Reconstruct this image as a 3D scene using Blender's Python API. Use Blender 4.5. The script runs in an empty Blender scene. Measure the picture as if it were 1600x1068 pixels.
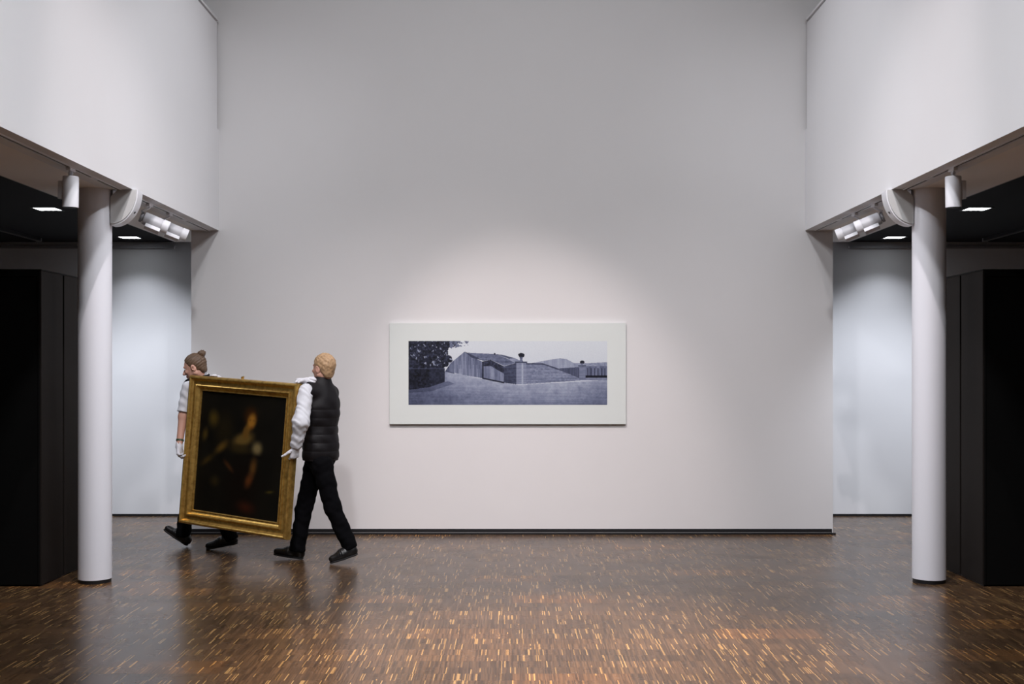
import bpy, bmesh, math, random
import numpy as np
from mathutils import Vector, Matrix

random.seed(7)
RNG = np.random.default_rng(11)
C = bpy.context.scene.collection
S = bpy.context.scene

# ------------------------------------------------------------------ camera
F_PX, EYE, HORIZON = 1850.0, 1.65, 578.0          # focal length in px of the 1600 px frame, eye height, horizon row
cam = bpy.data.cameras.new('camera')
cam.sensor_fit = 'HORIZONTAL'; cam.sensor_width = 36.0
cam.lens = 36.0 * F_PX / 1600.0
cam.shift_y = (HORIZON - 534.0) / 1600.0
cam.clip_start = 0.05; cam.clip_end = 100
camo = bpy.data.objects.new('camera', cam); C.objects.link(camo)
camo.location = (0, 0, EYE); camo.rotation_euler = (math.pi / 2, 0, 0)
S.camera = camo

# ------------------------------------------------------------------ world, exposure
w = bpy.data.worlds.new('world'); S.world = w; w.use_nodes = True
w.node_tree.nodes['Background'].inputs[0].default_value = (0.6, 0.65, 0.8, 1)
w.node_tree.nodes['Background'].inputs[1].default_value = 0.05
S.view_settings.view_transform = 'Standard'; S.view_settings.look = 'None'
S.view_settings.gamma = 1.0; S.view_settings.exposure = 0.0
S.view_settings.use_curve_mapping = False

# ------------------------------------------------------------------ lights
def aim(o, target):
    d = Vector(target) - Vector(o.location)
    o.rotation_euler = d.to_track_quat('-Z', 'Y').to_euler()

def area(name, loc, target, sx, sy, power, col, spread=180):
    l = bpy.data.lights.new(name, 'AREA'); l.shape = 'RECTANGLE'; l.size = sx; l.size_y = sy
    l.energy = power; l.color = col; l.spread = math.radians(spread)
    o = bpy.data.objects.new(name, l); C.objects.link(o); o.location = loc
    if target is None: o.rotation_euler = (0, 0, 0)
    else: aim(o, target)
    return o

def spot(name, loc, target, deg, blend, power, col, r=0.04):
    l = bpy.data.lights.new(name, 'SPOT'); l.spot_size = math.radians(deg); l.spot_blend = blend
    l.energy = power; l.color = col; l.shadow_soft_size = r
    o = bpy.data.objects.new(name, l); C.objects.link(o); o.location = loc; aim(o, target)
    return o

COOL = (0.90, 0.93, 1.0); NEUT = (1.0, 0.965, 0.975); WARM = (1.0, 0.87, 0.84)
# two long light lines under the high roof of the hall
for sx in (-1, 1):
    o = area('roof_light_line', (sx * 2.0, 4.7, 6.75), None, 0.16, 9.2, 116, (0.96, 0.98, 1.03), 78)
    o.rotation_euler = (0, sx * math.radians(40), 0)      # tilted towards the gallery front across the hall
# picture spots on the roof that make the warm pool round the photograph
spot('picture_spot', (-1.0, 6.4, 6.6), (0.25, 11.92, 0.62), 31, 0.62, 760, WARM)
spot('picture_spot', (0.5, 6.4, 6.6), (-0.65, 11.92, 0.5), 40, 1.0, 330, WARM)
for sx in (-1, 1):
    spot('wall_fill', (sx * 1.7, 6.4, 6.6), (sx * 1.9, 11.92, -2.0), 56, 1.0, 690, (1.0, 0.92, 0.935))  # wide unseen fill added to brighten the lower wall
# unseen floods added from the camera side to fill the wall and columns
for sx in (-1, 1):
    spot('hall_fill', (sx * 1.1, 2.6, 6.7), (sx * 1.8, 12.0, 1.6), 86, 1.0, 800, (0.97, 0.975, 1.0), 0.2)
    spot('column_fill', (sx * 0.9, 5.2, 6.7), (sx * 3.25, 9.2, 0.72), 20, 0.9, 210, (0.95, 0.96, 1.03), 0.05)  # extra unseen spot added to brighten each column
    spot('gallery_fill', (sx * 2.0, 10.1, 6.7), (-sx * 2.95, 10.4, 3.8), 46, 1.0, 430, (0.97, 0.98, 1.03), 0.1)  # added out of view to lift the gallery fronts near the wall
spot('floor_spot', (0.2, 6.0, 6.7), (0.30, 6.7, 0), 40, 1.0, 5600, (1.0, 0.81, 0.64), 0.1)
# aisle light: one added washer, then two spots at the square downlights
for sx in (-1, 1):
    spot('aisle_light', (sx * 5.0, 11.0, 3.06), (sx * 3.75, 13.4, 0.5), 68, 0.8, 370, COOL, 0.06)  # unseen washer added to light the back wall; no fixture there
    spot('aisle_light', (sx * 4.174, 12.90, 3.06), (sx * 4.174, 12.90, 0), 120, 0.6, 20, COOL, 0.06)
    spot('aisle_light', (sx * 4.174, 10.64, 3.06), (sx * 4.174, 10.64, 0), 120, 0.6, 30, COOL, 0.06)

# ------------------------------------------------------------------ materials
def new_mat(name):
    m = bpy.data.materials.new(name); m.use_nodes = True
    nt = m.node_tree; b = nt.nodes['Principled BSDF']
    return m, nt, b

def simple(name, col, rough=0.5, metal=0.0, var=0.04, scale=30.0, bump=0.0, bscale=200.0, spec=0.5, stretch=None):
    """colour with a little noise variation and optional fine relief"""
    m, nt, b = new_mat(name)
    N = nt.nodes; L = nt.links
    tc = N.new('ShaderNodeTexCoord'); src = tc.outputs['Object']
    if stretch:
        mp = N.new('ShaderNodeMapping'); mp.inputs['Scale'].default_value = stretch
        L.new(src, mp.inputs[0]); src = mp.outputs[0]
    nz = N.new('ShaderNodeTexNoise'); nz.inputs['Scale'].default_value = scale; nz.inputs['Detail'].default_value = 4
    L.new(src, nz.inputs['Vector'])
    mx = N.new('ShaderNodeMix'); mx.data_type = 'RGBA'
    lo = [max(0, c * (1 - var)) for c in col]; hi = [min(1, c * (1 + var)) for c in col]
    mx.inputs[6].default_value = (*lo, 1); mx.inputs[7].default_value = (*hi, 1)
    L.new(nz.outputs['Fac'], mx.inputs[0]); L.new(mx.outputs[2], b.inputs['Base Color'])
    b.inputs['Roughness'].default_value = rough; b.inputs['Metallic'].default_value = metal
    b.inputs['Specular IOR Level'].default_value = spec
    if bump > 0:
        n2 = N.new('ShaderNodeTexNoise'); n2.inputs['Scale'].default_value = bscale; n2.inputs['Detail'].default_value = 3
        L.new(src, n2.inputs['Vector'])
        bp = N.new('ShaderNodeBump'); bp.inputs['Strength'].default_value = bump; bp.inputs['Distance'].default_value = 0.002
        L.new(n2.outputs['Fac'], bp.inputs['Height']); L.new(bp.outputs[0], b.inputs['Normal'])
    return m

def emissive(name, col, strength):
    m, nt, b = new_mat(name)
    b.inputs['Base Color'].default_value = (*col, 1)
    b.inputs['Emission Color'].default_value = (*col, 1); b.inputs['Emission Strength'].default_value = strength
    return m

def attr_mat(name, rough, spec=0.3, bump=0.0, coat=0.0):
    m, nt, b = new_mat(name)
    a = nt.nodes.new('ShaderNodeAttribute'); a.attribute_name = 'print'
    nt.links.new(a.outputs['Color'], b.inputs['Base Color'])
    b.inputs['Roughness'].default_value = rough; b.inputs['Specular IOR Level'].default_value = spec
    b.inputs['Coat Weight'].default_value = coat; b.inputs['Coat Roughness'].default_value = 0.2
    return m

M = {}
M['wall'] = simple('wall_paint', (0.70, 0.69, 0.70), 0.85, var=0.012, scale=3, bump=0.25, bscale=260, spec=0.2)
M['parapet'] = simple('parapet_paint', (0.74, 0.735, 0.75), 0.85, var=0.01, scale=3, bump=0.2, bscale=260, spec=0.2)
M['aisle_wall'] = simple('aisle_wall_paint', (0.72, 0.73, 0.76), 0.85, var=0.01, scale=3, bump=0.2, bscale=260, spec=0.2)
M['soffit'] = simple('soffit_paint', (0.84, 0.80, 0.77), 0.8, var=0.02, scale=5, spec=0.2)
M['roof'] = simple('roof_paint', (0.20, 0.20, 0.21), 0.9, var=0.02, scale=2)
M['dark_wall'] = simple('dark_wall_paint', (0.10, 0.10, 0.105), 0.85, var=0.03, scale=2)
M['black_ceiling'] = simple('black_ceiling_paint', (0.012, 0.012, 0.013), 0.9, var=0.1, scale=6, spec=0.2)
M['black_trim'] = simple('black_skirting', (0.008, 0.008, 0.010), 0.45, var=0.1, scale=20)
M['grey_trim'] = simple('grey_trim', (0.32, 0.31, 0.31), 0.5, var=0.03)
M['white_metal'] = simple('white_lacquer', (0.76, 0.76, 0.80), 0.38, var=0.015, scale=12)
M['lamp_body'] = simple('lilac_grey_lacquer', (0.60, 0.60, 0.64), 0.4, var=0.015, scale=12)
M['grey_metal'] = simple('grey_lacquer', (0.33, 0.33, 0.36), 0.45, var=0.02, scale=12)
M['dark_metal'] = simple('dark_metal', (0.025, 0.025, 0.027), 0.4, var=0.1)
M['glass_black'] = simple('lamp_mouth', (0.015, 0.015, 0.016), 0.2, var=0.1)
M['column'] = simple('column_paint', (0.74, 0.74, 0.79), 0.7, var=0.012, scale=4, bump=0.15, bscale=150, spec=0.25)
M['cabinet'] = simple('black_lacquer', (0.003, 0.003, 0.003), 0.6, var=0.15, scale=6, spec=0.1)
M['cabinet_side'] = simple('dark_brown_stain', (0.011, 0.0085, 0.0075), 0.6, var=0.2, scale=9, stretch=(6, 6, 0.6), spec=0.12)
M['mat_board'] = simple('mat_board', (0.655, 0.695, 0.685), 0.55, var=0.01, scale=8, spec=0.3)
M['panel_side'] = simple('panel_side', (0.60, 0.60, 0.60), 0.6, var=0.02)
M['lamp_glow'] = emissive('downlight_glow', (0.95, 0.97, 1.0), 9.0)
M['print'] = attr_mat('photo_print', 0.35, 0.3)
M['oil'] = attr_mat('oil_paint', 0.42, 0.25, coat=0.1)

def gold(name, col, rough, dirt):
    m, nt, b = new_mat(name); N = nt.nodes; L = nt.links
    tc = N.new('ShaderNodeTexCoord')
    n1 = N.new('ShaderNodeTexNoise'); n1.inputs['Scale'].default_value = 26; n1.inputs['Detail'].default_value = 6
    L.new(tc.outputs['Object'], n1.inputs['Vector'])
    r = N.new('ShaderNodeValToRGB')
    r.color_ramp.elements[0].position = 0.30; r.color_ramp.elements[0].color = (*dirt, 1)
    r.color_ramp.elements[1].position = 0.62; r.color_ramp.elements[1].color = (*col, 1)
    L.new(n1.outputs['Fac'], r.inputs[0]); L.new(r.outputs[0], b.inputs['Base Color'])
    b.inputs['Metallic'].default_value = 0.85; b.inputs['Roughness'].default_value = rough
    n2 = N.new('ShaderNodeTexNoise'); n2.inputs['Scale'].default_value = 90
    L.new(tc.outputs['Object'], n2.inputs['Vector'])
    bp = N.new('ShaderNodeBump'); bp.inputs['Strength'].default_value = 0.3; bp.inputs['Distance'].default_value = 0.003
    L.new(n2.outputs['Fac'], bp.inputs['Height']); L.new(bp.outputs[0], b.inputs['Normal'])
    return m
M['gold'] = gold('gilded_wood', (0.74, 0.49, 0.14), 0.36, (0.46, 0.27, 0.07))

# people
M['skin'] = simple('skin', (0.56, 0.31, 0.235), 0.55, var=0.06, scale=25)
M['lip'] = simple('lip_skin', (0.42, 0.17, 0.14), 0.5, var=0.05)
M['eye'] = simple('eye_white', (0.7, 0.68, 0.66), 0.2, var=0.02)
M['iris'] = simple('eye_iris', (0.06, 0.045, 0.04), 0.2, var=0.1)
M['hair_blond'] = simple('blond_hair', (0.42, 0.27, 0.15), 0.6, var=0.6, scale=70, bump=1.0, bscale=130, stretch=(1, 1, 0.3))
M['hair_brown'] = simple('brown_hair', (0.115, 0.070, 0.042), 0.55, var=0.4, scale=50, bump=0.8, bscale=110, stretch=(0.35, 1, 1))
M['shirt'] = simple('white_shirt_cotton', (0.62, 0.63, 0.68), 0.85, var=0.03, scale=14, bump=0.4, bscale=45)
M['vest'] = simple('black_quilted_nylon', (0.0065, 0.0055, 0.0070), 0.6, var=0.2, scale=20, bump=0.3, bscale=60, spec=0.25)
M['trouser'] = simple('black_trouser_cloth', (0.0028, 0.0028, 0.0038), 0.9, var=0.2, scale=20, bump=0.3, bscale=80, spec=0.08)
M['shoe'] = simple('black_shoe_leather', (0.007, 0.007, 0.008), 0.35, var=0.2, scale=20)
M['sole'] = simple('shoe_sole_rubber', (0.018, 0.018, 0.02), 0.7, var=0.2)
M['glove'] = simple('white_cotton_glove', (0.64, 0.64, 0.69), 0.9, var=0.03, scale=30, bump=0.5, bscale=120)
M['band'] = simple('dark_green_band', (0.03, 0.07, 0.035), 0.5, var=0.2)

# parquet -----------------------------------------------------------
PANEL_W, PANEL_L, ROW, LAM = 0.64, 0.28, 0.14, 0.0062
def parquet():
    m, nt, b = new_mat('parquet_wood'); N = nt.nodes; L = nt.links
    geo = N.new('ShaderNodeNewGeometry'); sep = N.new('ShaderNodeSeparateXYZ'); L.new(geo.outputs['Position'], sep.inputs[0])
    def mth(op, a, bb=None, c=None):
        n = N.new('ShaderNodeMath'); n.operation = op
        for i, v in enumerate((a, bb, c)):
            if v is None: continue
            if isinstance(v, (int, float)): n.inputs[i].default_value = v
            else: L.new(v, n.inputs[i])
        return n.outputs[0]
    def comb(x, y, z=0.0):
        n = N.new('ShaderNodeCombineXYZ')
        for i, v in enumerate((x, y, z)):
            if isinstance(v, (int, float)): n.inputs[i].default_value = v
            else: L.new(v, n.inputs[i])
        return n.outputs[0]
    def white(v):
        n = N.new('ShaderNodeTexWhiteNoise'); n.noise_dimensions = '3D'; L.new(v, n.inputs['Vector']); return n
    X, Y = sep.outputs[0], sep.outputs[1]
    row = mth('FLOOR', mth('DIVIDE', Y, ROW))
    shift = mth('MULTIPLY', white(comb(row, 3.3)).outputs['Value'], 1.0)
    lam = mth('FLOOR', mth('ADD', mth('DIVIDE', X, LAM), shift))
    grp = mth('FLOOR', mth('DIVIDE', lam, 3.0))
    prow = mth('FLOOR', mth('DIVIDE', Y, PANEL_L))
    par = mth('MULTIPLY', mth('MODULO', mth('ADD', prow, 1000.0), 2.0), 0.5)
    pcol = mth('FLOOR', mth('ADD', mth('DIVIDE', X, PANEL_W), par))
    w1 = white(comb(lam, row, 1.0)); w2 = white(comb(grp, row, 2.0)); w3 = white(comb(pcol, prow, 5.0))
    w4 = white(comb(lam, row, 9.0))
    # base tone of each lamella
    ramp = N.new('ShaderNodeValToRGB'); ramp.color_ramp.interpolation = 'LINEAR'
    e = ramp.color_ramp.elements
    e[0].position = 0.0; e[0].color = (0.036, 0.0200, 0.0102, 1)
    e[1].position = 1.0; e[1].color = (0.108, 0.061, 0.0315, 1)
    L.new(w4.outputs['Value'], ramp.inputs[0])
    # sapwood lamellae
    lightc = N.new('ShaderNodeValToRGB'); e = lightc.color_ramp.elements
    e[0].position = 0.0; e[0].color = (0.16, 0.088, 0.033, 1)
    e[1].position = 1.0; e[1].color = (0.36, 0.225, 0.095, 1)
    L.new(white(comb(lam, row, 13.0)).outputs['Value'], lightc.inputs[0])
    clus = N.new('ShaderNodeTexNoise'); clus.inputs['Scale'].default_value = 2.6; clus.inputs['Detail'].default_value = 2
    L.new(comb(X, Y), clus.inputs['Vector'])
    dens = mth('MULTIPLY', mth('POWER', clus.outputs['Fac'], 1.6), 0.25)
    isl = mth('GREATER_THAN', dens, w1.outputs['Value'])
    isg = mth('GREATER_THAN', 0.0025, w2.outputs['Value'])
    sel = mth('MAXIMUM', isl, isg)
    mx = N.new('ShaderNodeMix'); mx.data_type = 'RGBA'
    L.new(sel, mx.inputs[0]); L.new(ramp.outputs[0], mx.inputs[6]); L.new(lightc.outputs[0], mx.inputs[7])
    # panel tone
    pr = N.new('ShaderNodeValToRGB'); e = pr.color_ramp.elements
    e[0].position = 0.0; e[0].color = (0.80, 0.80, 0.80, 1); e[1].position = 0.86; e[1].color = (1.12, 1.08, 1.02, 1)
    e2 = pr.color_ramp.elements.new(0.95); e2.color = (1.5, 1.28, 1.0, 1)
    L.new(w3.outputs['Value'], pr.inputs[0])
    mul = N.new('ShaderNodeMix'); mul.data_type = 'RGBA'; mul.blend_type = 'MULTIPLY'; mul.inputs[0].default_value = 1.0
    L.new(mx.outputs[2], mul.inputs[6]); L.new(pr.outputs[0], mul.inputs[7])
    L.new(mul.outputs[2], b.inputs['Base Color'])
    nz = N.new('ShaderNodeTexNoise'); nz.inputs['Scale'].default_value = 3.0; nz.inputs['Detail'].default_value = 3
    L.new(comb(X, Y), nz.inputs['Vector'])
    L.new(mth('ADD', mth('MULTIPLY', nz.outputs['Fac'], 0.10), 0.22), b.inputs['Roughness'])
    b.inputs['Specular IOR Level'].default_value = 0.52
    return m
M['parquet'] = parquet()

# ------------------------------------------------------------------ mesh helpers
def link_mesh(name, me, mats, parent=None, smooth=False):
    o = bpy.data.objects.new(name, me); C.objects.link(o)
    for m in (mats if isinstance(mats, (list, tuple)) else [mats]): me.materials.append(m)
    if smooth:
        for p in me.polygons: p.use_smooth = True
    if parent is not None:
        o.parent = parent
        o.matrix_parent_inverse = Matrix.Identity(4)
        o.location = -parent.location if parent.type == 'EMPTY' and parent.parent is None else (0, 0, 0)
    return o

def obj(name, bm, mat, parent=None, smooth=False):
    bmesh.ops.recalc_face_normals(bm, faces=bm.faces)
    me = bpy.data.meshes.new(name); bm.to_mesh(me); bm.free()
    return link_mesh(name, me, mat, parent, smooth)

def add_box(bm, lo, hi, bevel=0.0):
    b2 = bmesh.new(); bmesh.ops.create_cube(b2, size=1)
    for v in b2.verts:
        v.co = Vector([(lo[i] + hi[i]) / 2 + v.co[i] * (hi[i] - lo[i]) for i in range(3)])
    if bevel > 0: bmesh.ops.bevel(b2, geom=b2.edges[:], offset=bevel, segments=2, affect='EDGES', profile=0.6)
    me = bpy.data.meshes.new('t'); b2.to_mesh(me); b2.free(); bm.from_mesh(me); bpy.data.meshes.remove(me)
    return bm

def box(lo, hi, bevel=0.0): return add_box(bmesh.new(), lo, hi, bevel)

def add_tube(bm, a, b, r, seg=24, r2=None, cap=True):
    a, b = Vector(a), Vector(b); r2 = r if r2 is None else r2
    q = (b - a).to_track_quat('Z', 'Y').to_matrix()
    ra = [bm.verts.new(a + q @ Vector((r * math.cos(t), r * math.sin(t), 0))) for t in [2 * math.pi * i / seg for i in range(seg)]]
    rb = [bm.verts.new(b + q @ Vector((r2 * math.cos(t), r2 * math.sin(t), 0))) for t in [2 * math.pi * i / seg for i in range(seg)]]
    for i in range(seg):
        bm.faces.new((ra[i], ra[(i + 1) % seg], rb[(i + 1) % seg], rb[i]))
    if cap: bm.faces.new(ra[::-1]); bm.faces.new(rb)
    return bm

def add_lathe(bm, origin, axis, prof, seg=32):
    """prof: list of (distance along axis, radius)"""
    o = Vector(origin); q = Vector(axis).to_track_quat('Z', 'Y').to_matrix(); rings = []
    for z, r in prof:
        rings.append([bm.verts.new(o + q @ Vector((r * math.cos(2 * math.pi * i / seg), r * math.sin(2 * math.pi * i / seg), z))) for i in range(seg)])
    for k in range(len(rings) - 1):
        for i in range(seg):
            bm.faces.new((rings[k][i], rings[k][(i + 1) % seg], rings[k + 1][(i + 1) % seg], rings[k + 1][i]))
    bm.faces.new(rings[0][::-1]); bm.faces.new(rings[-1])
    return bm

def autosmooth(o, deg=35):
    me = o.data
    for p in me.polygons: p.use_smooth = True
    try: me.set_sharp_from_angle(angle=math.radians(deg))
    except Exception: pass
    return o

def thing(name, label, cat, loc=(0, 0, 0), group=None):
    o = bpy.data.objects.new(name, None); C.objects.link(o); o.location = loc
    o.empty_display_size = 0.1
    o['label'] = label; o['category'] = cat
    if group: o['group'] = group
    return o

def tag(o, label, cat, group=None):
    o['label'] = label; o['category'] = cat
    if group: o['group'] = group
    return o

def struct(name, bm, mat, parent=None):
    o = obj(name, bm, mat, parent); o['kind'] = 'structure'; return o

def P(px, py, D):
    """photo pixel at depth D -> point of the room"""
    return Vector(((px - 800.0) * D / F_PX, D, EYE + (HORIZON - py) * D / F_PX))

# ------------------------------------------------------------------ the hall
YW, YB = 11.92, 13.40            # picture wall, back wall of the aisles
XP, ZP = 2.951, 3.055            # parapet face, soffit height
XS, ZC = 3.69, 3.10              # outer edge of the soffit, black ceiling
XW = 3.23                        # half width of the picture wall
XR, YR, ZR = 8.0, -3.0, 7.0

fl = bmesh.new(); add_box(fl, (-XR, YR, -0.10), (XR, YB + 0.2, -0.012))
floor = struct('floor', fl, M['black_trim'])
PX0, PX1, PY0, PY1 = -4.16, 4.16, 5.88, 9.24
fb = bmesh.new()
for lo, hi in (((-XR, YR), (XR, PY0)), ((-XR, PY1), (XR, YB + 0.2)), ((-XR, PY0), (PX0, PY1)), ((PX1, PY0), (XR, PY1))):
    add_box(fb, (lo[0], lo[1], -0.012), (hi[0], hi[1], 0.0))
obj('parquet_field', fb, M['parquet'], floor)
pmesh = {}
for r in range(round((PY1 - PY0) / PANEL_L)):
    y0 = PY0 + r * PANEL_L
    half = (round(y0 / PANEL_L) + 1000) % 2 == 1
    edges = [PX0] + [k * PANEL_W - (PANEL_W / 2 if half else 0) for k in range(-20, 21) if PX0 + 0.01 < k * PANEL_W - (PANEL_W / 2 if half else 0) < PX1 - 0.01] + [PX1]
    for a, b_ in zip(edges[:-1], edges[1:]):
        wd = round(b_ - a, 4)
        if wd not in pmesh:
            bm = box((-wd / 2 + 0.0003, -PANEL_L / 2 + 0.0003, -0.012), (wd / 2 - 0.0003, PANEL_L / 2 - 0.0003, 0.0))
            me = bpy.data.meshes.new('parquet_panel'); bm.to_mesh(me); bm.free(); me.materials.append(M['parquet']); pmesh[wd] = me
        o = bpy.data.objects.new('parquet_panel', pmesh[wd]); C.objects.link(o); o.parent = floor
        o.location = ((a + b_) / 2, y0 + PANEL_L / 2, 0)

# picture wall: lower part between the aisles, upper part the full width
wb = bmesh.new()
add_box(wb, (-XW, YW, 0), (XW, YW + 0.35, ZC + 0.12))
add_box(wb, (-XR, YW, ZC + 0.12), (XR, YW + 0.35, ZR))
struct('wall_center', wb, M['wall'])
struct('wall_back', box((-XR, YB, 0), (XR, YB + 0.2, ZC + 0.3)), M['aisle_wall'])
struct('wall_left', box((-XR - 0.2, YR, 0), (-XR, YB + 0.2, ZR)), M['dark_wall'])
struct('wall_right', box((XR, YR, 0), (XR + 0.2, YB + 0.2, ZR)), M['dark_wall'])
struct('wall_front', box((-XR, YR - 0.2, 0), (XR, YR, ZR)), M['dark_wall'])
struct('ceiling', box((-XR, YR, ZR), (XR, YB + 0.2, ZR + 0.2)), M['roof'])

bb = bmesh.new()
add_box(bb, (-XW, YW - 0.012, 0.016), (XW - 0.012, YW, 0.053))
o = struct('baseboard_center', bb, M['black_trim'])
lip = box((-XW - 0.01, YW - 0.032, 0.0), (XW + 0.022, YW - 0.0125, 0.016), 0.002); obj('plinth_lip', lip, M['black_trim'], o)
ln = box((-XW, YW - 0.0135, 0.018), (XW - 0.02, YW - 0.012, 0.021)); obj('metal_line', ln, M['grey_trim'], o)
bk = bmesh.new()
add_box(bk, (-XR, YB - 0.008, 0.0), (XR, YB, 0.024)); struct('baseboard_back', bk, M['black_trim'])

for sx, side in ((-1, 'left'), (1, 'right')):
    def mb(lo, hi):   # mirrored box
        x0, x1 = sorted((lo[0] * sx, hi[0] * sx)); return (x0, lo[1], lo[2]), (x1, hi[1], hi[2])
    bm = bmesh.new()
    add_box(bm, *mb((XP, YR, ZP), (XP + 0.22, YW, 4.07)))
    add_box(bm, *mb((XP, YR, 4.07), (XP + 0.22, YW - 0.065, 5.124)))
    par = struct('wall_upper_' + side, bm, M['parapet'])
    cp = box(*mb((XP - 0.012, YR, 5.140), (XP + 0.235, YW - 0.065, 5.165)), 0.004)
    obj('parapet_cap', cp, M['parapet'], par)
    # soffit under the gallery and the black aisle ceiling behind it
    sf = bmesh.new(); add_box(sf, *mb((XP + 0.22, YR, ZP), (XS, YW, ZP + 0.12)))
    add_box(sf, *mb((XW + 0.002, YW, ZP), (XS, 12.97, ZP + 0.12)))
    struct('ceiling_soffit_' + side, sf, M['soffit'])
    struct('ceiling_' + side, box(*mb((XS, YR, ZC), (XR, YB, ZC + 0.12))), M['black_ceiling'])
    add = bmesh.new(); add_box(add, *mb((XW, 12.97, ZC + 0.02), (XS, YB, ZC + 0.12)))
    struct('ceiling_gap_' + side, add, M['aisle_wall'])
    tb = bmesh.new()
    add_box(tb, *mb((XS, YR, ZP), (XS + 0.012, 12.97, ZC)))
    add_box(tb, *mb((XS + 0.028, YR, ZC - 0.020), (XS + 0.040, 12.97, ZC)))
    struct('trim_' + ('1' if sx < 0 else '2'), tb, M['grey_trim'])

# ------------------------------------------------------------------ columns
for sx, lab in ((-1, 'white round column nearest to the two people carrying the gilt painting'),
                (1, 'white round column far from the two people, across the hall')):
    cx, cy, r = sx * 3.2525, 9.235, 0.127
    t = thing('column', lab, 'column', (cx, cy, 0), 'white columns under the gallery edges')
    bm = bmesh.new(); add_lathe(bm, (cx, cy, 0), (0, 0, 1), [(0.030, r - 0.004), (0.030, r), (ZP, r)], 64)
    autosmooth(obj('shaft', bm, M['column'], t), 40)
    bm = bmesh.new(); add_lathe(bm, (cx, cy, 0), (0, 0, 1), [(0.0, r - 0.006), (0.030, r - 0.006)], 64)
    autosmooth(obj('base_ring', bm, M['black_trim'], t), 40)

# ------------------------------------------------------------------ black cabinets beside the columns
for sx, lab in ((-1, 'tall black cabinet beside the column nearest to the two people'),
                (1, 'tall black cabinet beside the column far from the two people')):
    x0, x1, y0, y1, h = 3.59, 4.95, 9.03, 10.25, 2.42
    def mb(lo, hi):
        a, b_ = sorted((lo[0] * sx, hi[0] * sx)); return (a, lo[1], lo[2]), (b_, hi[1], hi[2])
    t = thing('tall_cabinet', lab, 'cabinet', (sx * (x0 + x1) / 2, (y0 + y1) / 2, 0), 'tall black cabinets')
    obj('carcass', box(*mb((x0 + 0.014, y0 + 0.014, 0.03), (x1, y1, h - 0.012))), M['cabinet'], t)
    obj('plinth', box(*mb((x0 + 0.02, y0 + 0.03, 0.0), (x1, y1 - 0.02, 0.03))), M['black_trim'], t)
    obj('top_panel', box(*mb((x0, y0, h - 0.012), (x1, y1, h)), 0.002), M['cabinet'], t)
    obj('side_panel', box(*mb((x0, y0, 0.012), (x0 + 0.014, 9.462, h - 0.013)), 0.002), M['cabinet_side'], t)
    obj('side_panel', box(*mb((x0, 9.494, 0.012), (x0 + 0.014, y1, h - 0.013)), 0.002), M['cabinet_side'], t)
    fr = bmesh.new()
    add_box(fr, *mb((x0 + 0.0145, y0, h - 0.055), (x1, y0 + 0.014, h - 0.0125)), 0.002)
    add_box(fr, *mb((x0 + 0.0145, y0, 0.012), (x0 + 0.03, y0 + 0.014, h - 0.055)), 0.002)
    obj('front_frame', fr, M['cabinet'], t)
    obj('door', box(*mb((x0 + 0.033, y0 + 0.004, 0.014), (x1, y0 + 0.0135, h - 0.058)), 0.002), M['cabinet'], t)

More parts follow.
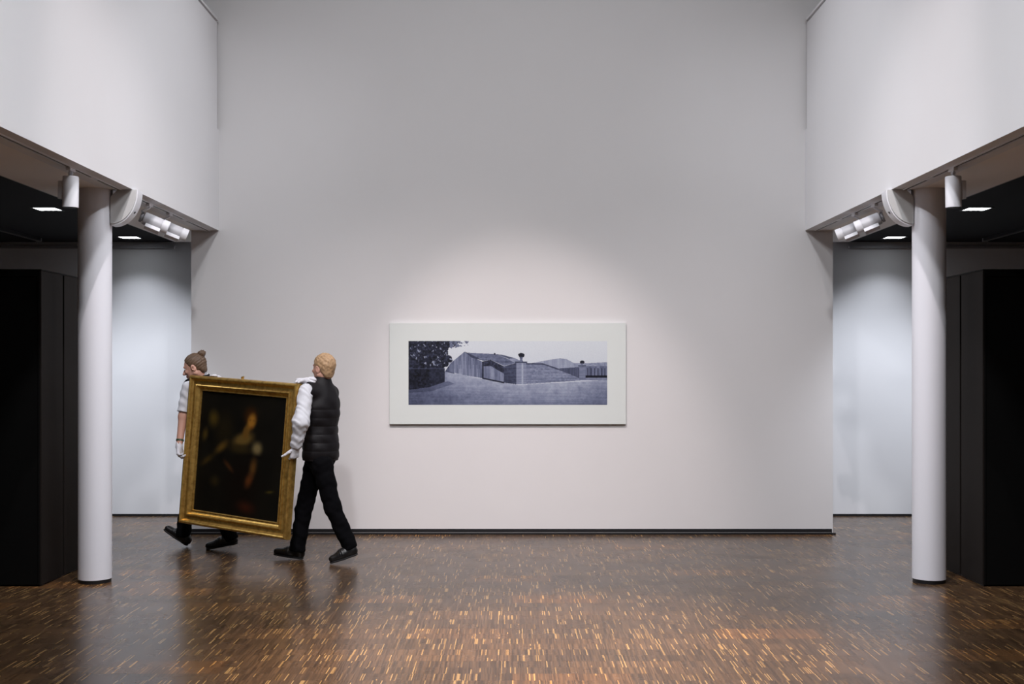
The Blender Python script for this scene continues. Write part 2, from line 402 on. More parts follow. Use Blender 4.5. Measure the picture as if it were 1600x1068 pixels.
# ------------------------------------------------------------------ lighting tracks, lamps, speakers, downlights, rails
def track_lamp_mesh(t, base, body_c, axis, tip_light, gear_dir):
    """adapter at the track, stem, yoke, cylinder head with ring, gear box"""
    base, c, ax = Vector(base), Vector(body_c), Vector(axis).normalized()
    R_, Lh = 0.054, 0.214
    bm = bmesh.new(); add_box(bm, base + Vector((-0.016, -0.05, -0.022)), base + Vector((0.016, 0.05, 0.0)), 0.003)
    obj('track_adapter', bm, M['white_metal'], t)
    top = c - ax * (Lh / 2 + 0.0)
    gd = Vector(gear_dir); gd = (gd - ax * gd.dot(ax)).normalized()
    if tip_light:           # tilted lamp hangs on a side yoke
        piv = c - ax * 0.055 + Vector((0, 0, 0.0)) - gd * 0.0
        side = ax.cross(gd).normalized()
        if side.y > 0: side = -side
        hub = c - ax * 0.128 + Vector((0, 0, 0.045))
        bm = bmesh.new(); add_tube(bm, base + Vector((0, 0, -0.02)), Vector((base.x, base.y, hub.z + 0.03)), 0.008, 12)
        add_tube(bm, Vector((base.x, base.y, hub.z + 0.032)), hub, 0.008, 12)
        autosmooth(obj('stem', bm, M['white_metal'], t))
        bm = bmesh.new(); add_lathe(bm, top - ax * 0.030, ax, [(0, 0.040), (0.004, 0.046), (0.022, 0.046), (0.026, 0.030), (0.0295, 0.030)], 32); autosmooth(obj('rear_cap', bm, M['grey_metal'], t))
    else:
        bm = bmesh.new(); add_tube(bm, base + Vector((0, 0, -0.02)), top - ax * 0.0, 0.009, 14)
        add_lathe(bm, base + Vector((0, 0, -0.05)), (0, 0, 1), [(0, 0.012), (0.006, 0.016), (0.02, 0.016), (0.028, 0.012)], 20)
        autosmooth(obj('stem', bm, M['white_metal'], t))
    k = Lh * (0.72 if tip_light else 1.0)
    bm = bmesh.new()
    add_lathe(bm, top, ax, [(0, R_ - 0.006), (0.003, R_ - 0.002), (0.008, R_), (k, R_)], 40)
    autosmooth(obj('lamp_head', bm, M['lamp_body'] if tip_light else M['white_metal'], t))
    if tip_light:
        bm = bmesh.new()
        add_lathe(bm, top + ax * (k + 0.0005), ax, [(0, R_ - 0.006), (0.005, R_ - 0.006), (0.0055, R_ + 0.002), (Lh - k, R_ + 0.002), (Lh - k, R_ - 0.006), (Lh - k - 0.02, R_ - 0.008)], 40)
        autosmooth(obj('snoot_ring', bm, M['white_metal'], t))
    bm = bmesh.new(); add_lathe(bm, top + ax * (Lh - 0.012 if tip_light else Lh), ax, [(0, R_ - 0.009), (0.003, R_ - 0.009)], 40)
    autosmooth(obj('lens', bm, M['glass_black'], t))
    # gear box on the side of the head
    q = Matrix((gd, ax.cross(gd), ax)).transposed()
    bm = box((R_ - 0.004, -0.026, -0.075), (R_ + 0.030, 0.026, 0.052), 0.004)
    bmesh.ops.transform(bm, matrix=Matrix.Translation(c) @ q.to_4x4(), verts=bm.verts)
    obj('gear_box', bm, M['white_metal'], t)

side_word = {-1: 'left', 1: 'right'}
for sx in (-1, 1):
    sw = side_word[sx]
    xt = sx * 3.056
    t = thing('light_track', 'slim white lighting track with black slot along the %s gallery soffit' % sw, 'light track', (xt, 8.0, ZP), 'lighting tracks')
    for dx in (-0.017, 0.017):
        obj('track_rail', box((xt + dx - 0.005, YR + 0.2, ZP - 0.008), (xt + dx + 0.005, YW - 0.02, ZP - 0.0005)), M['white_metal'], t)
    obj('track_slot', box((xt - 0.0115, YR + 0.2, ZP - 0.003), (xt + 0.0115, YW - 0.02, ZP - 0.0005)), M['dark_metal'], t)
    for yj in (8.66, 11.05):
        obj('track_joint', box((xt - 0.012, yj - 0.06, ZP - 0.007), (xt + 0.012, yj + 0.06, ZP - 0.0025), 0.001), M['white_metal'], t)
    # hanging vertical lamp in front of the column
    d = 8.20
    t = thing('track_light', 'white cylinder track lamp hanging straight down beside the top of the %s column' % sw, 'lamp', (xt, d, ZP - 0.007), 'white track lamps')
    track_lamp_mesh(t, (xt, d, ZP - 0.007), (xt + sx * 0.001, d, ZP - 0.007 - 0.163), (-sx * -0.03, 0.05, -1), False, (sx * 1.0, 0.25, 0))
    # two tilted lamps nearer to the wall
    for d, word in ((9.98, 'nearer to the column'), (10.56, 'nearer to the picture wall')):
        t = thing('track_light', 'white tilted track spotlight on the %s soffit, the one %s' % (sw, word), 'lamp', (xt, d, ZP - 0.007), 'white track lamps')
        track_lamp_mesh(t, (xt, d, ZP - 0.007), (xt + sx * -0.055, d + 0.0, ZP - 0.165), (-sx * 0.86, 0.30, -0.36), True, (sx * -0.42, -0.25, -1))
    # quarter-round loudspeaker in the corner of column and soffit
    x0 = sx * 3.121; y0, y1 = 9.20, 9.325; rx, rz = 0.212, 0.275; zt = ZP - 0.004
    t = thing('corner_speaker', 'quarter-round white box fixed between the %s column and the soffit' % sw, 'loudspeaker', (x0, (y0 + y1) / 2, zt), 'quarter-round corner boxes')
    def pie(bm, ya, yb, s, off=0.0, ch=0.05, n=26):
        pts = [(0, -rz * s)] + [(rx * s * math.sin(a), -rz * s * math.cos(a)) for a in [math.pi / 2 * i / n for i in range(1, n)]] + [(rx * s, 0), (ch, 0), (0, -ch)]
        A = [bm.verts.new((x0 - sx * (p[0] + off), ya, zt + p[1] - off * 0)) for p in pts]
        B = [bm.verts.new((x0 - sx * (p[0] + off), yb, zt + p[1] - off * 0)) for p in pts]
        for i in range(len(pts)):
            j = (i + 1) % len(pts); bm.faces.new((A[i], A[j], B[j], B[i]))
        bm.faces.new(A); bm.faces.new(B[::-1])
    bm = bmesh.new(); pie(bm, y0 + 0.012, y1, 1.0); autosmooth(obj('housing', bm, M['white_metal'], t), 30)
    bm = bmesh.new(); pie(bm, y0, y0 + 0.0115, 0.955, ch=0.055); autosmooth(obj('front_grille', bm, M['grille'] if 'grille' in M else M['panel_side'], t), 30)
    bm = bmesh.new()
    add_box(bm, (min(x0, x0 - sx * 0.10), y0 + 0.02, zt - 0.0), (max(x0, x0 - sx * 0.10), y0 + 0.05, zt + 0.0035))
    add_box(bm, (min(x0, x0 - sx * 0.004), y0 + 0.02, zt - 0.048), (max(x0, x0 - sx * 0.004), y0 + 0.05, zt))
    obj('bracket', bm, M['grey_metal'], t)
    bm = bmesh.new(); a = math.radians(52); add_tube(bm, (x0 - sx * rx * math.sin(a) * 0.99, y1 - 0.06, zt - rz * math.cos(a) * 0.99), (x0 - sx * rx * math.sin(a) * 1.02, y1 - 0.06, zt - rz * math.cos(a) * 1.02), 0.010, 14)
    obj('screw', bm, M['dark_metal'], t)
    # square downlights
    for d, word in ((10.64, 'nearer to the camera'), (12.93, 'close to the back wall')):
        cx = sx * 4.174
        t = thing('downlight', 'lit square downlight in the black %s aisle ceiling, the one %s' % (sw, word), 'ceiling light', (cx, d, ZC), 'square downlights')
        bm = bmesh.new(); h = 0.113
        for lo, hi in (((-h, -h), (h, -h + 0.014)), ((-h, h - 0.014), (h, h)), ((-h, -h + 0.014), (-h + 0.014, h - 0.014)), ((h - 0.014, -h + 0.014), (h, h - 0.014))):
            add_box(bm, (cx + lo[0], d + lo[1], ZC - 0.006), (cx + hi[0], d + hi[1], ZC - 0.0005))
        obj('frame', bm, M['dark_metal'], t)
        obj('diffuser', box((cx - 0.098, d - 0.098, ZC - 0.003), (cx + 0.098, d + 0.098, ZC - 0.0006)), M['lamp_glow'], t)
        for k in (-0.045, 0.0, 0.045):
            obj('lamp_clip', box((cx + k - 0.012, d + 0.062, ZC - 0.006), (cx + k + 0.012, d + 0.085, ZC - 0.0031)), M['grey_metal'], t)
    # black track in the aisle ceiling
    t = thing('ceiling_track', 'black lighting track on the black ceiling of the %s aisle' % sw, 'light track', (sx * 5.2, 10.0, ZC), 'black ceiling tracks')
    obj('track_rail', box((sx * 5.2 - 0.028, 6.0, ZC - 0.035), (sx * 5.2 + 0.028, 13.0, ZC - 0.0005), 0.003), M['dark_metal'], t)
    obj('end_cap', box((sx * 5.2 - 0.03, 13.0, ZC - 0.037), (sx * 5.2 + 0.03, 13.02, ZC - 0.0005), 0.003), M['grey_metal'], t)
    # picture hanging rail on the back wall
    xa, xb = sorted((sx * 3.81, sx * 7.4))
    t = thing('hanging_rail', 'thin horizontal picture rail high on the back wall of the %s aisle' % sw, 'rail', ((xa + xb) / 2, YB, 3.04), 'picture rails')
    obj('rail_bar', box((xa, YB - 0.045, 3.022), (xb, YB - 0.018, 3.050), 0.003), M['grey_metal'], t)
    for xx in np.arange(4.0, 7.4, 0.66):
        obj('rail_bracket', box((sx * xx - 0.012, YB - 0.018, 3.026), (sx * xx + 0.012, YB, 3.046)), M['grey_metal'], t)
    xe = sx * 3.81
    bm = bmesh.new(); add_tube(bm, (xe, YB - 0.032, 3.036), (xe - sx * 0.012, YB - 0.032, 3.036), 0.019, 18); autosmooth(obj('end_cap', bm, M['white_metal'], t))

# ------------------------------------------------------------------ picture painting helpers (flat prints)
def vnoise(h, wd, sc, seed):
    r = np.random.default_rng(seed); gy, gx = int(h / sc) + 3, int(wd / sc) + 3
    g = r.random((gy, gx)); yy, xx = np.mgrid[0:h, 0:wd] / sc
    iy, ix = yy.astype(int), xx.astype(int); fy, fx = yy - iy, xx - ix
    fy = fy * fy * (3 - 2 * fy); fx = fx * fx * (3 - 2 * fx)
    return (g[iy, ix] * (1 - fy) * (1 - fx) + g[iy, ix + 1] * (1 - fy) * fx + g[iy + 1, ix] * fy * (1 - fx) + g[iy + 1, ix + 1] * fy * fx)
def fbm(h, wd, sc, seed): return sum(vnoise(h, wd, max(1.5, sc / 2 ** k), seed + k) * 0.5 ** (k + 1) for k in range(4)) / 0.9375
def poly_mask(h, wd, pts):
    yy, xx = np.mgrid[0:h, 0:wd] + 0.5; inside = np.zeros((h, wd), bool); n = len(pts)
    for i in range(n):
        x1, y1 = pts[i]; x2, y2 = pts[(i + 1) % n]
        if y1 == y2: continue
        c = ((yy > y1) != (yy > y2)) & (xx < (x2 - x1) * (yy - y1) / (y2 - y1) + x1); inside ^= c
    return inside
def blur(a, n):
    for _ in range(3):
        for ax in (0, 1):
            k = np.ones(2 * n + 1) / (2 * n + 1)
            a = np.apply_along_axis(lambda v: np.convolve(np.pad(v, n, mode='edge'), k, 'valid'), ax, a)
    return a
def s2l(c): c = np.clip(c / 255.0, 0, 1); return np.where(c <= 0.04045, c / 12.92, ((c + 0.055) / 1.055) ** 2.4)
def print_mesh(name, img, origin, du, dv, mat, parent):
    """a flat sheet, one quad per picture cell; img[h, w, 3] linear"""
    h, wd, _ = img.shape
    u = np.linspace(0, 1, wd + 1); v = np.linspace(0, 1, h + 1); U, V = np.meshgrid(u, v)
    co = np.array(origin)[None, None] + U[..., None] * np.array(du) + V[..., None] * np.array(dv)
    idx = np.arange((h + 1) * (wd + 1)).reshape(h + 1, wd + 1)
    q = np.stack([idx[1:, :-1], idx[1:, 1:], idx[:-1, 1:], idx[:-1, :-1]], -1).reshape(-1, 4)
    me = bpy.data.meshes.new(name)
    me.vertices.add(co.size // 3); me.vertices.foreach_set('co', co.ravel().astype(np.float32))
    me.loops.add(q.size); me.loops.foreach_set('vertex_index', q.ravel().astype(np.int32))
    me.polygons.add(len(q)); me.polygons.foreach_set('loop_start', np.arange(0, q.size, 4, dtype=np.int32))
    me.update(calc_edges=True)
    at = me.attributes.new('print', 'FLOAT_COLOR', 'FACE')
    at.data.foreach_set('color', np.concatenate([img.reshape(-1, 3), np.ones((h * wd, 1))], 1).ravel().astype(np.float32))
    return link_mesh(name, me, mat, parent)

# ------------------------------------------------------------------ the mounted photograph
def garden_photo():
    k = 0.5; wd, h = int(1207 * k), int(386 * k)
    Q = lambda pts: [((x - 191) * k, (y - 167) * k) for x, y in pts]
    yy, xx = np.mgrid[0:h, 0:wd]; zx, zy = xx / k + 191, yy / k + 167
    T = lambda g: np.stack([g - 13 * np.sin(np.pi * np.clip(g, 0, 222) / 222), g - 9 * np.sin(np.pi * np.clip(g, 0, 222) / 222), g + 12 * np.sin(np.pi * np.clip(g, 0, 222) / 222) + 3], -1)          # blue-black tone
    g = 214 + 0 * zx - 10 * np.clip((zy - 200) / 200, 0, 1)
    n1, n2, n3 = fbm(h, wd, 14, 1), fbm(h, wd, 5, 2), fbm(h, wd, 40, 3)
    streak = np.repeat(fbm(1 + h // 12, wd, 4, 5), 12, 0)[:h]; hor = np.repeat(fbm(h, 1 + wd // 24, 3, 8), 24, 1)[:, :wd]
    def fill(pts, val, a=0, nz=n2, m=None):
        mk = poly_mask(h, wd, Q(pts)) if m is None else m
        v = val + a * (nz - 0.5) * 2
        g[mk] = (v + 0 * g)[mk]
    fill([(930, 302), (1050, 280), (1110, 271), (1150, 276), (1195, 300), (1195, 335), (930, 335)], 158, 25, streak)
    fill([(1195, 302), (1300, 300), (1398, 294), (1398, 330), (1195, 330)], 150, 30, n2)
    # ground
    gl = np.interp(zx, [191, 412, 640, 860, 1100, 1398], [350, 350, 395, 432, 418, 402])
    gm = zy > gl
    depth = np.clip((zy - gl) / 150, 0, 1)
    gv = 166 - 50 * depth + 26 * (hor - 0.5) + 34 * (n1 - 0.5) + 20 * (n2 - 0.5) - 26 * np.clip((500 - zx) / 300, 0, 1) - 14 * np.clip((zx - 1150) / 250, 0, 1)
    g[gm] = gv[gm]
    # pavilion and stairs
    fill([(412, 352), (440, 310), (470, 300), (470, 365)], 84, 30)
    fill([(440, 352), (440, 306), (530, 232), (575, 262), (640, 292), (640, 392), (520, 372)], 126, 50, streak)
    fill([(530, 230), (548, 238), (585, 248), (640, 285), (575, 268)], 70, 20)
    fill([(545, 237), (720, 246), (800, 276), (872, 292), (772, 318), (690, 280), (645, 288), (600, 262)], 112, 46, 0.5 * hor + 0.5 * n2)
    fill([(720, 246), (800, 274), (860, 290), (835, 270), (760, 250)], 92, 22)
    fill([(790, 276), (836, 270), (880, 290), (840, 300)], 150, 20)
    fill([(640, 392), (640, 292), (690, 282), (772, 320), (772, 418)], 128, 40, streak)
    fill([(645, 290), (690, 280), (772, 322), (772, 366), (690, 318), (645, 318)], 54, 40)
    fill([(638, 290), (648, 290), (648, 394), (638, 392)], 48, 10)
    fill([(640, 388), (772, 414), (772, 424), (640, 396)], 46, 12)
    fill([(770, 320), (850, 298), (850, 430), (770, 418)], 76, 46, 0.6 * hor + 0.4 * n2)
    fill([(845, 296), (905, 296), (905, 428), (845, 430)], 142, 24, hor)
    fill([(878, 296), (888, 296), (888, 428), (878, 428)], 172, 12)
    fill([(838, 290), (912, 290), (912, 300), (838, 300)], 80, 16)
    fill([(905, 302), (1010, 304), (1130, 345), (1232, 388), (1262, 404), (905, 428)], 132, 50, 0.5 * hor + 0.5 * n2)
    fill([(905, 300), (1010, 302), (1130, 343), (1234, 388), (1234, 394), (1130, 352), (1010, 311), (905, 309)], 80, 24)
    fill([(1105, 332), (1230, 324), (1230, 388), (1130, 348)], 84, 34, streak)
    fill([(1228, 318), (1265, 318), (1265, 405), (1228, 405)], 126, 26, hor)
    fill([(1222, 312), (1270, 312), (1270, 320), (1222, 320)], 88, 14)
    fill([(1265, 320), (1398, 318), (1398, 376), (1265, 376)], 112, 40, streak)
    for x in range(1275, 1398, 21): fill([(x, 330), (x + 7, 330), (x + 7, 374), (x, 374)], 70, 20)
    fill([(1265, 374), (1398, 374), (1398, 389), (1265, 389)], 30, 10)
    fill([(1265, 389), (1398, 389), (1398, 404), (1265, 404)], 132, 20)
    # urns with plants
    for cx, cy, s in ((875, 252, 1.0), (1243, 294, 0.75)):
        m = ((zx - cx) / (19 * s)) ** 2 + ((zy - cy) / (14 * s)) ** 2 < 0.55 + 0.9 * n2; fill(None, 34, 18, n2, m)
        fill([(cx - 11 * s, cy + 11 * s), (cx + 11 * s, cy + 11 * s), (cx + 7 * s, cy + 28 * s), (cx + 12 * s, cy + 40 * s), (cx - 12 * s, cy + 40 * s), (cx - 7 * s, cy + 28 * s)], 105, 40)
    m = (np.abs(zx - 713) < 5) & (zy > 238) & (zy < 250); fill(None, 60, 10, n2, m)
    # trees and hedge
    edge = 462 + 34 * np.sin(zy / 21.0) - np.clip(zy - 235, 0, 200) * 0.62 + 60 * (n1 - 0.5)
    tm = (zx < edge) & (zy < 352)
    fill(None, 42, 48, n2, tm)
    holes = tm & (fbm(h, wd, 6, 21) > 0.70) & (zy < 330); g[holes] = 150
    tw = (zx < 555) & (zx > 440) & (zy < 214 - (zx - 440) * 0.2) & (fbm(h, wd, 5, 31) > 0.52); g[tw] = 118
    fill([(300, 270), (322, 270), (320, 340), (298, 340)], 38, 16)
    fill([(191, 332), (412, 334), (412, 414), (318, 446), (191, 462)], 31, 34, n2)
    fill([(318, 336), (412, 336), (412, 414), (318, 446)], 46, 26, n2)
    fill([(191, 330), (412, 332), (412, 337), (191, 338)], 70, 20)
    sh = poly_mask(h, wd, Q([(191, 455), (318, 444), (430, 410), (470, 425), (330, 470), (191, 480)])); g[sh] *= 0.78
    g += 9 * (RNG.random(g.shape) - 0.5)
    return s2l(np.clip(T(g) * np.array([0.96, 0.99, 1.0]), 4, 235))

sc = 155.3
def WX(px): return (px - 800) / sc
def WZ(py): return EYE + (HORIZON - py) / sc
ph = thing('photograph', 'wide panoramic garden photograph mounted on a pale board on the centre wall', 'picture', (WX(793.5), YW, WZ(583)))
y1, y0 = YW - 0.006, YW - 0.040
obj('mount_board', box((WX(609), y0, WZ(662)), (WX(977.5), y1, WZ(504.5)), 0.0015), M['mat_board'], ph)
obj('spacer_frame', box((WX(640), y1, WZ(640)), (WX(946), YW - 0.0005, WZ(526))), M['panel_side'], ph)
print_mesh('photo_print', garden_photo(), (WX(638.8), y0 - 0.0012, WZ(532.6)), (WX(948.4) - WX(638.8), 0, 0), (0, 0, WZ(632) - WZ(532.6)), M['print'], ph)

# ------------------------------------------------------------------ the carried painting
DL, DR = 10.58, 9.98
TL, TR, BR, BL = P(297, 585.5, DL), P(465.5, 599, DR), P(442.7, 843.6, DR), P(273.6, 816, DL)
ctr = (TL + TR + BR + BL) / 4
ex = ((TR - TL) + (BR - BL)).normalized(); ez = ((TL - BL) + (TR - BR)); ez = (ez - ex * ez.dot(ex)).normalized(); ey = ez.cross(ex)   # ey away from camera
PW, PH = ((TR - TL).length + (BR - BL).length) / 2, ((TL - BL).length + (TR - BR).length) / 2
def PT(u, v, t): return ctr + ex * u + ez * v - ey * t       # t towards the viewer, 0 = back of frame ... frame front at +
TB = -0.075
pt = thing('framed_painting', 'dark old portrait in a wide gilded frame carried by two people', 'painting', PT(0, -PH / 2, TB))
prof = [(0, 0), (0, 0.040), (0.004, 0.058), (0.012, 0.070), (0.022, 0.073), (0.031, 0.066), (0.036, 0.052), (0.046, 0.043), (0.062, 0.042), (0.076, 0.046), (0.080, 0.056),
        (0.087, 0.060), (0.094, 0.056), (0.098, 0.046), (0.110, 0.036), (0.120, 0.030), (0.123, 0.036), (0.129, 0.037), (0.133, 0.030), (0.135, 0.018), (0.135, 0.0)]
hw, hh = PW / 2, PH / 2
for e in range(4):
    bm = bmesh.new(); A, B = [], []
    for w_, t_ in prof:
        c = [(-hw + w_, hh - w_), (hw - w_, hh - w_), (hw - w_, -hh + w_), (-hw + w_, -hh + w_)]
        g = 0.0004
        a, b_ = Vector(c[e]), Vector(c[(e + 1) % 4]); dd = (b_ - a).normalized() * g
        a, b_ = a + dd, b_ - dd
        A.append(bm.verts.new(PT(a.x, a.y, TB + t_))); B.append(bm.verts.new(PT(b_.x, b_.y, TB + t_)))
    for i in range(len(prof)):
        j = (i + 1) % len(prof); bm.faces.new((A[i], A[j], B[j], B[i]))
    bm.faces.new(A); bm.faces.new(B[::-1])
    autosmooth(obj('frame_rail', bm, M['gold'], pt), 32)
def old_portrait():
    wd, h = 190, 212; yy, xx = np.mgrid[0:h, 0:wd]; u, v = (xx + .5) / wd, (yy + .5) / h
    img = np.zeros((h, wd, 3)) + np.array([11, 10, 8])
    n = fbm(h, wd, 26, 77)[..., None]; img += 7 * n * np.array([1.0, 0.9, 0.6])
    def ell(cx, cy, rx, ry, ang, col, soft=0.35, op=1.0):
        nonlocal img
        a = math.radians(ang); dx, dy = u - cx, (v - cy) * h / wd
        p = (dx * math.cos(a) + dy * math.sin(a)) / rx; q = (-dx * math.sin(a) + dy * math.cos(a)) / ry
        d = np.sqrt(p * p + q * q); m = np.clip((1 - d) / soft, 0, 1)[..., None] * op
        img = img * (1 - m) + np.array(col) * m
    ell(0.30, 0.30, .16, .22, 0, (24, 20, 11), .8); ell(0.16, 0.22, .09, .11, 0, (52, 42, 16), .8)
    ell(0.60, 0.17, .105, .11, 0, (34, 20, 8), .5)                      # hair
    ell(0.55, 0.78, .26, .40, 0, (15, 11, 8), .6)                       # dress
    ell(0.53, 0.37, .17, .085, -20, (70, 56, 28), .6)                    # shoulders
    ell(0.56, 0.30, .05, .09, 15, (72, 52, 22), .5)                     # neck
    ell(0.615, 0.215, .066, .098, 10, (104, 72, 27), .55)                # face
    ell(0.595, 0.205, .012, .008, 0, (40, 24, 10), .8); ell(0.64, 0.207, .012, .008, 0, (40, 24, 10), .8); ell(0.62, 0.262, .018, .008, 0, (84, 36, 18), .8)
    ell(0.50, 0.45, .18, .06, 0, (34, 28, 14), .7)
    ell(0.70, 0.43, .085, .085, 20, (84, 74, 50), .7)                   # white sleeve
    ell(0.68, 0.50, .11, .016, 0, (10, 8, 8), .5)
    ell(0.67, 0.59, .06, .13, 6, (62, 42, 19), .8); ell(0.63, 0.70, .06, .10, 20, (64, 36, 17), .8)
    ell(0.28, 0.45, .13, .055, -38, (62, 47, 19), .8); ell(0.12, 0.57, .13, .045, -35, (44, 34, 14), .9)
    ell(0.38, 0.60, .11, .03, 40, (46, 28, 14), .7)
    ell(0.23, 0.74, .085, .07, 0, (34, 28, 14), .9); ell(0.07, 0.36, .05, .09, 10, (50, 40, 16), .8)
    ell(0.62, 0.92, .15, .08, 8, (42, 19, 11), .9); ell(0.88, 0.77, .07, .012, -10, (62, 54, 18), .7)
    img = np.stack([blur(img[..., i], 1) for i in range(3)], -1)
    return s2l(np.clip(img * 1.42 - 6, 2, 255))
cw, chh = hw - 0.1345, hh - 0.1345
o = print_mesh('canvas', old_portrait(), PT(-cw, chh, TB + 0.020), ex * (2 * cw), ez * (-2 * chh), M['oil'], pt)
bm = bmesh.new()
vs = [PT(u, v, TB + t) for t in (0.004, 0.0185) for u, v in ((-cw, -chh), (cw, -chh), (cw, chh), (-cw, chh))]
V = [bm.verts.new(x) for x in vs]
for f in ((0, 1, 2, 3), (4, 5, 6, 7), (0, 1, 5, 4), (1, 2, 6, 5), (2, 3, 7, 6), (3, 0, 4, 7)): bm.faces.new([V[i] for i in f])
obj('backing_board', bm, M['grey_trim'], pt)
bm = bmesh.new()
p0 = PT(-0.03, hh, TB + 0.02); add_tube(bm, p0, p0 + ez * 0.012, 0.012, 14); add_tube(bm, p0 + ez * 0.012 - ex * 0.014, p0 + ez * 0.020 + ex * 0.014, 0.007, 10)
autosmooth(obj('hanger', bm, M['gold'], pt))

# ------------------------------------------------------------------ signed-distance modelling for the two men
def rc(p, a, b, r1, r2):
    a, b = np.asarray(a, float), np.asarray(b, float); ba = b - a; l2 = ba @ ba
    t = np.clip(((p - a) @ ba) / l2, 0, 1); d = p - a - t[:, None] * ba
    return np.sqrt((d * d).sum(1)) - (r1 + (r2 - r1) * t)
def ell(p, c, axes, r):
    """ellipsoid with axes (3x3 rows = unit directions) and radii r"""
    q = (p - np.asarray(c, float)) @ np.asarray(axes, float).T; r = np.asarray(r, float)
    k0 = np.sqrt(((q / r) ** 2).sum(1)); k1 = np.sqrt(((q / (r * r)) ** 2).sum(1)) + 1e-9
    return k0 * (k0 - 1) / k1
def ecap(p, a, b, ra, rb, axes, squash):
    """tapered capsule with its cross-section squashed along axes[0] by the factor squash"""
    n = np.asarray(axes, float)
    def s(v): v = np.asarray(v, float); return v + np.outer(v @ n, n) * (1 / squash - 1) if v.ndim == 2 else v + n * (v @ n) * (1 / squash - 1)
    return rc(s(p), s(a), s(b), ra, rb) * min(1, squash)
def su(k, *ds):
    out = ds[0]
    for d in ds[1:]:
        h = np.clip(0.5 + 0.5 * (d - out) / k, 0, 1); out = d * (1 - h) + out * h - k * h * (1 - h)
    return out
def sub(a, b, k=0.01): return -su(k, -a, b)
def chain(p, pts, rs, k=0.02): return su(k, *[rc(p, pts[i], pts[i + 1], rs[i], rs[i + 1]) for i in range(len(pts) - 1)])
def wob(p, f, amp, ph=0.0):
    return amp * (np.sin(p[:, 0] * f + ph + 1.7 * np.sin(p[:, 2] * f * 0.6)) * np.sin(p[:, 1] * f * 0.9 + 1.3 + ph) + np.sin(p[:, 2] * f * 1.3 + 2.1 * np.sin(p[:, 0] * f * .5) + ph)) * 0.5

_c, _ex, _ey, _ez = [np.array(v[:], float) for v in (ctr, ex, ey, ez)]
def keep_out(p):
    q = p - _c; a = np.abs(q @ _ex) - hw; b = np.abs(q @ _ez) - hh; t = -(q @ _ey); c = np.abs(t - (TB + 0.0365)) - 0.0375
    d = np.stack([a, b, c]); return np.sqrt((np.maximum(d, 0) ** 2).sum(0)) + np.minimum(d.max(0), 0) - 0.006

def surface(name, f0, lo, hi, h, mats, parent, paint=None):
    """surface nets over a sparse grid; nothing a person wears runs into the painting"""
    f = lambda p: np.maximum(f0(p), -keep_out(p))
    lo = np.asarray(lo, float); B = 8
    nb = np.ceil((np.asarray(hi, float) - lo) / (h * B)).astype(int); n = nb * B
    cen = (np.stack(np.meshgrid(*[np.arange(k) for k in nb], indexing='ij'), -1).reshape(-1, 3) + 0.5) * B * h + lo
    dc = f(cen); val = np.repeat(np.repeat(np.repeat(np.where(dc > 0, 1.0, -1.0).reshape(nb), B, 0), B, 1), B, 2)
    near = np.where(np.abs(dc) < B * h * 1.25 + 0.01)[0]
    loc = np.stack(np.meshgrid(*[np.arange(B)] * 3, indexing='ij'), -1).reshape(-1, 3)
    bi = np.stack(np.unravel_index(near, nb), -1) * B
    idx = (bi[:, None] + loc[None]).reshape(-1, 3)
    for s in range(0, len(idx), 400000):
        q = idx[s:s + 400000]; val[q[:, 0], q[:, 1], q[:, 2]] = f(lo + q * h)
    ins = val < 0
    c8 = [(i, j, k) for i in (0, 1) for j in (0, 1) for k in (0, 1)]
    sl = lambda a, o: a[o[0]:n[0] - 1 + o[0], o[1]:n[1] - 1 + o[1], o[2]:n[2] - 1 + o[2]]
    cnt = sum(sl(ins, o).astype(np.int8) for o in c8); act = (cnt > 0) & (cnt < 8)
    ci = np.argwhere(act); vid = np.full(act.shape, -1, np.int64); vid[act] = np.arange(len(ci))
    acc = np.zeros((len(ci), 3)); wt = np.zeros(len(ci))
    for a in c8:
        for ax in range(3):
            if a[ax]: continue
            b = list(a); b[ax] = 1
            va = val[tuple((ci + a).T)]; vb = val[tuple((ci + b).T)]; m = (va < 0) != (vb < 0)
            t = va / np.where(m, va - vb, 1); pnt = ci + np.array(a) + 0.0; pnt[:, ax] += t
            acc[m] += pnt[m]; wt[m] += 1
    co = lo + acc / wt[:, None] * h
    quads = []
    for ax in range(3):
        u, v = (ax + 1) % 3, (ax + 2) % 3
        s0 = [slice(1, n[i] - 1) for i in range(3)]; s1 = list(s0); s0[ax] = slice(0, n[ax] - 1); s1[ax] = slice(1, n[ax])
        A, Bv = ins[tuple(s0)], ins[tuple(s1)]; e = np.argwhere(A != Bv); 
        off = np.array([1, 1, 1]); off[ax] = 0; e = e + off
        fl_ = ins[tuple(e.T)]
        def vv(du, dv):
            w_ = e.copy(); w_[:, u] -= du; w_[:, v] -= dv; return vid[tuple(w_.T)]
        q = np.stack([vv(0, 0), vv(1, 0), vv(1, 1), vv(0, 1)], 1); q[~fl_] = q[~fl_][:, ::-1]; quads.append(q)
    q = np.concatenate(quads); q = q[(q >= 0).all(1)]
    me = bpy.data.meshes.new(name)
    me.vertices.add(len(co)); me.vertices.foreach_set('co', co.ravel().astype(np.float32))
    me.loops.add(q.size); me.loops.foreach_set('vertex_index', q.ravel().astype(np.int32))
    me.polygons.add(len(q)); me.polygons.foreach_set('loop_start', np.arange(0, q.size, 4, dtype=np.int32))
    me.update(calc_edges=True); me.validate()
    me.polygons.foreach_set('use_smooth', np.ones(len(me.polygons), bool))
    o = link_mesh(name, me, mats, parent)
    if paint is not None and len(me.polygons) == len(q):
        me.polygons.foreach_set('material_index', paint(co[q].mean(1)).astype(np.int32))
    return o

def unit(v): v = np.asarray(v, float); return v / np.linalg.norm(v)
def V3(p): return np.array(p[:], float)

